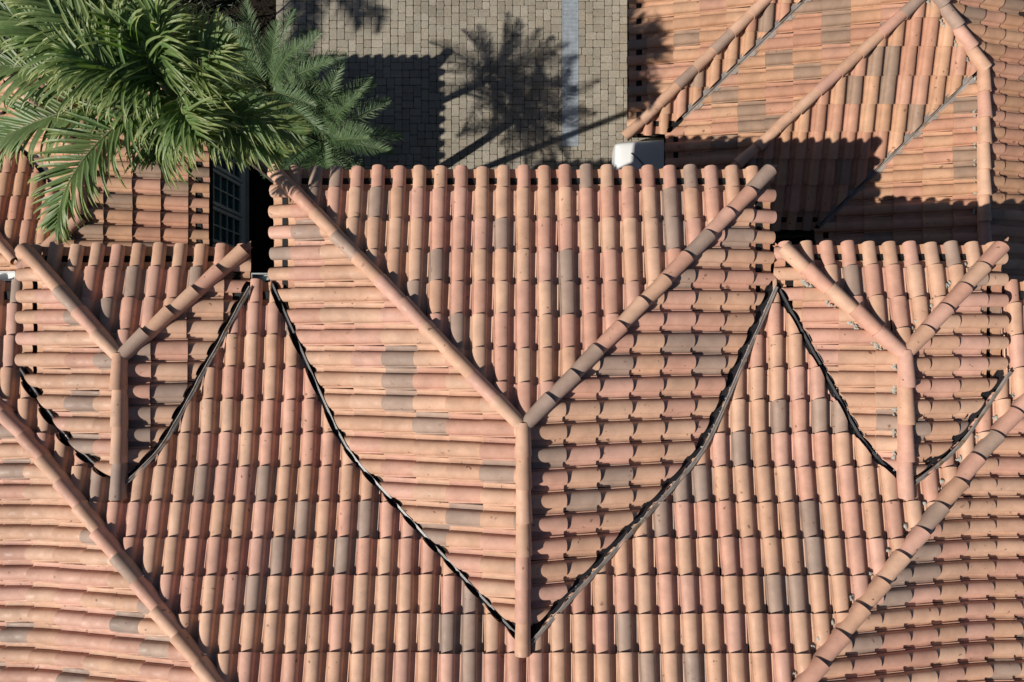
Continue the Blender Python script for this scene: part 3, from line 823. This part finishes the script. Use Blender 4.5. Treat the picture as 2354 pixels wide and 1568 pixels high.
def frond(parent, base, az, L, el, droop, rng, n=46, ll=.5, lw=.034, ld=1.6, start=.12, mat_=None, tipc=.3, bend=0, ang=58, lup=.25, nseg=6, chaos=7):
    """pinnate frond: rachis plus two ranks of leaflets"""
    mb = MB(); rm = MB()
    a = rad(az); d = Vector((math.cos(a)*math.cos(rad(el)), math.sin(a)*math.cos(rad(el)), math.sin(rad(el))))
    pos = Vector(base); pts = [pos.copy()]; dirs = [d.copy()]; m = 30; st = L/m
    for i in range(m):
        t = i/m
        hz = Vector((-d.y, d.x, 0))
        d = (d + Vector((0, 0, -1))*droop*st*(.5 + 1.3*t) + hz*bend*st).normalized(); pos = pos + d*st; pts.append(pos.copy()); dirs.append(d.copy())
    rm.tube(pts, [.014*L/2*(1.15 - i/m) + .002 for i in range(m+1)], n=5, cap=False)
    for k in range(n):
        t = start + (1 - start)*(k + .5)/n; i = min(m-1, int(t*m)); p = pts[i].lerp(pts[i+1], t*m - i); dd = dirs[i]
        s = dd.cross(Vector((0, 0, 1))).normalized(); up = s.cross(dd)
        prof = math.sin(math.pi*min(1, (t - start)/(1 - start)*.82 + .16))**.6
        for sg in (-1, 1):
            an = rad(ang - 32*t + rng.uniform(-chaos, chaos))
            q = dd*math.cos(an) + s*sg*math.sin(an) + up*(lup + rng.uniform(-.02, .02)*chaos)
            ribbon(mb, p, q, ll*prof*rng.uniform(.85, 1.1), lw*rng.uniform(.8, 1.15), ld*rng.uniform(.6, 1.4), rng, tipc, nseg, curl=rng.uniform(-1, 1)*.6)
    o = mb.build('frond', mat_, parent)
    r_ = rm.build('rachis', M_RACHIS, o, smooth=True)
    return o

def palm(loc, crown, label, fr, kind, seed, tr=.07, group=None):
    rng = random.Random(seed); base = Vector(loc); c = Vector(crown)
    root = empty('palm_tree', base, label=label, cat='palm tree')
    if group: root['group'] = group
    m = MB(); n = 26; pts = []; rs = []
    for i in range(n+1):
        t = i/n; p = base.lerp(c, t) + Vector((math.sin(t*3.1)*.05, math.sin(t*2.6+1)*.04, 0)); pts.append(p); rs.append(tr*(1.25 - .35*t) + (.006 if i % 2 else 0))
    m.tube(pts, rs, n=12); m.build('trunk', M_TRUNK, root, smooth=True)
    if kind == 'broad':
        m = MB(); m.tube([c - Vector((0, 0, .45)), c - Vector((0, 0, .2)), c + Vector((0, 0, .05)), c + Vector((0, 0, .25))], [tr*.95, tr*1.25, tr*.9, .015], n=12)
        m.build('crownshaft', M_RACHIS, root, smooth=True)
    for f in fr:
        az, L, el, dr, bend = f[:5]
        kw = f[5] if len(f) > 5 else {}
        if kind == 'broad':
            a = dict(n=48, ll=.56, lw=.038, ld=3.4, mat_=M_LEAF, tipc=.6, ang=60, nseg=9, chaos=10); a.update(kw)
        else:
            a = dict(n=70, ll=.25, lw=.0115, ld=2.2, mat_=M_FINE, tipc=.2, ang=66, lup=.3, nseg=3); a.update(kw)
        frond(root, c + Vector((rng.uniform(-.03, .03), rng.uniform(-.03, .03), rng.uniform(-.05, .05))), az, L, el, dr, rng, bend=bend, **a)
    return root

PC = (-3.03, 2.22, 7.2)
big = [ # azimuth, length, elevation, droop, sideways bend
 (170, 1.78, 22, .40, .05), (150, 1.75, 30, .42, .05), (192, 1.75, 18, .45, .06), (128, 1.5, 35, .48, .0), (160, 1.35, 44, .6, -.1), (138, 1.3, 50, .6, .1),
 (214, 1.72, 24, .50, .30), (98, 1.35, 38, .5, 0), (347, 1.15, 12, .6, -.12, dict(n=34, ll=.42)), (333, 1.1, 10, .6, -.12, dict(n=34, ll=.42)), (316, .85, 12, .8, .1, dict(n=28, ll=.36)),
 (110, .8, 70, .9, .3, dict(ld=5, chaos=28)), (60, .75, 64, .9, .1, dict(ld=5, chaos=28)), (22, .8, 45, .8, 0, dict(ld=4, chaos=22)), (180, .8, 62, 1.0, -.3, dict(ld=5, chaos=28)), (250, .6, 10, 1.2, .1), (300, .7, 45, 1.0, .2, dict(ld=5, chaos=25)),
]
palm((-3.61, 2.15, 0), PC, 'tall palm with broad glossy drooping leaflets, its crown spread over the tiled roofs', big, 'broad', 31, tr=.055)
def fan(rng, n, L, el0=10, el1=62, dr=.6):
    out = []
    for k in range(n):
        q = k/n; out.append((k*137.5 + rng.uniform(-10, 10), L*rng.uniform(.82, 1.08), el0 + (el1 - el0)*q, dr*rng.uniform(.8, 1.3), rng.uniform(-.2, .2)))
    return out
rq = random.Random(41)
palm((-3.62, 3.62, 0), (-3.66, 3.78, 3.0), 'feathery palm with fine leaflets, the farther of the two behind the dormer eave', fan(rq, 30, 1.25), 'fine', 42, tr=.06, group='feathery palms in the planting bed')
palm((-2.5, 2.62, 0), (-2.93, 3.08, 2.8), 'feathery palm with fine leaflets, touching the eave of the large dormer', fan(rq, 30, 1.25), 'fine', 43, tr=.075, group='feathery palms in the planting bed')
# a palm outside the frame, seen only by the shadow it throws on the paving
palm((-10.9, 4.3, 0), (-10.8, 4.45, 6.2), 'palm standing beyond the left edge of the picture, throwing shade on the paving', fan(rq, 12, 1.9), 'broad', 44, tr=.08)

# hedge in the top left corner, its shade painted into the leaf colour
hg = MB(); rh = random.Random(9)
for k in range(5200):
    x = rh.uniform(-10.5, -5.2); y_ = rh.uniform(4.4, 7.6); z = rh.uniform(.2, 1.5) - .3*abs(math.sin(x*2))
    if x > -6.0 and y_ < 4.8: continue
    d = Vector((rh.uniform(-1, 1), rh.uniform(-1, 1), rh.uniform(-.3, .7)))
    ribbon(hg, (x, y_, z), d, rh.uniform(.08, .2), rh.uniform(.02, .04), 2, rh, .2, 2)
hr = empty('hedge', (-8, 6, 0), label='leafy hedge with shade put into its dark leaf colour, beyond the cottage roof, at the corner of the picture', cat='hedge')
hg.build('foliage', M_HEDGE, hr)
hb = MB()
for k in range(14): hb.tube([(-10 + k*.34, 5.9 + .4*math.sin(k*2.3), 0), (-10 + k*.34 + .1*math.sin(k), 6.0 + .3*math.sin(k), 1.2)], [.03, .012], n=6)
hb.build('stem', M_TRUNK, hr)
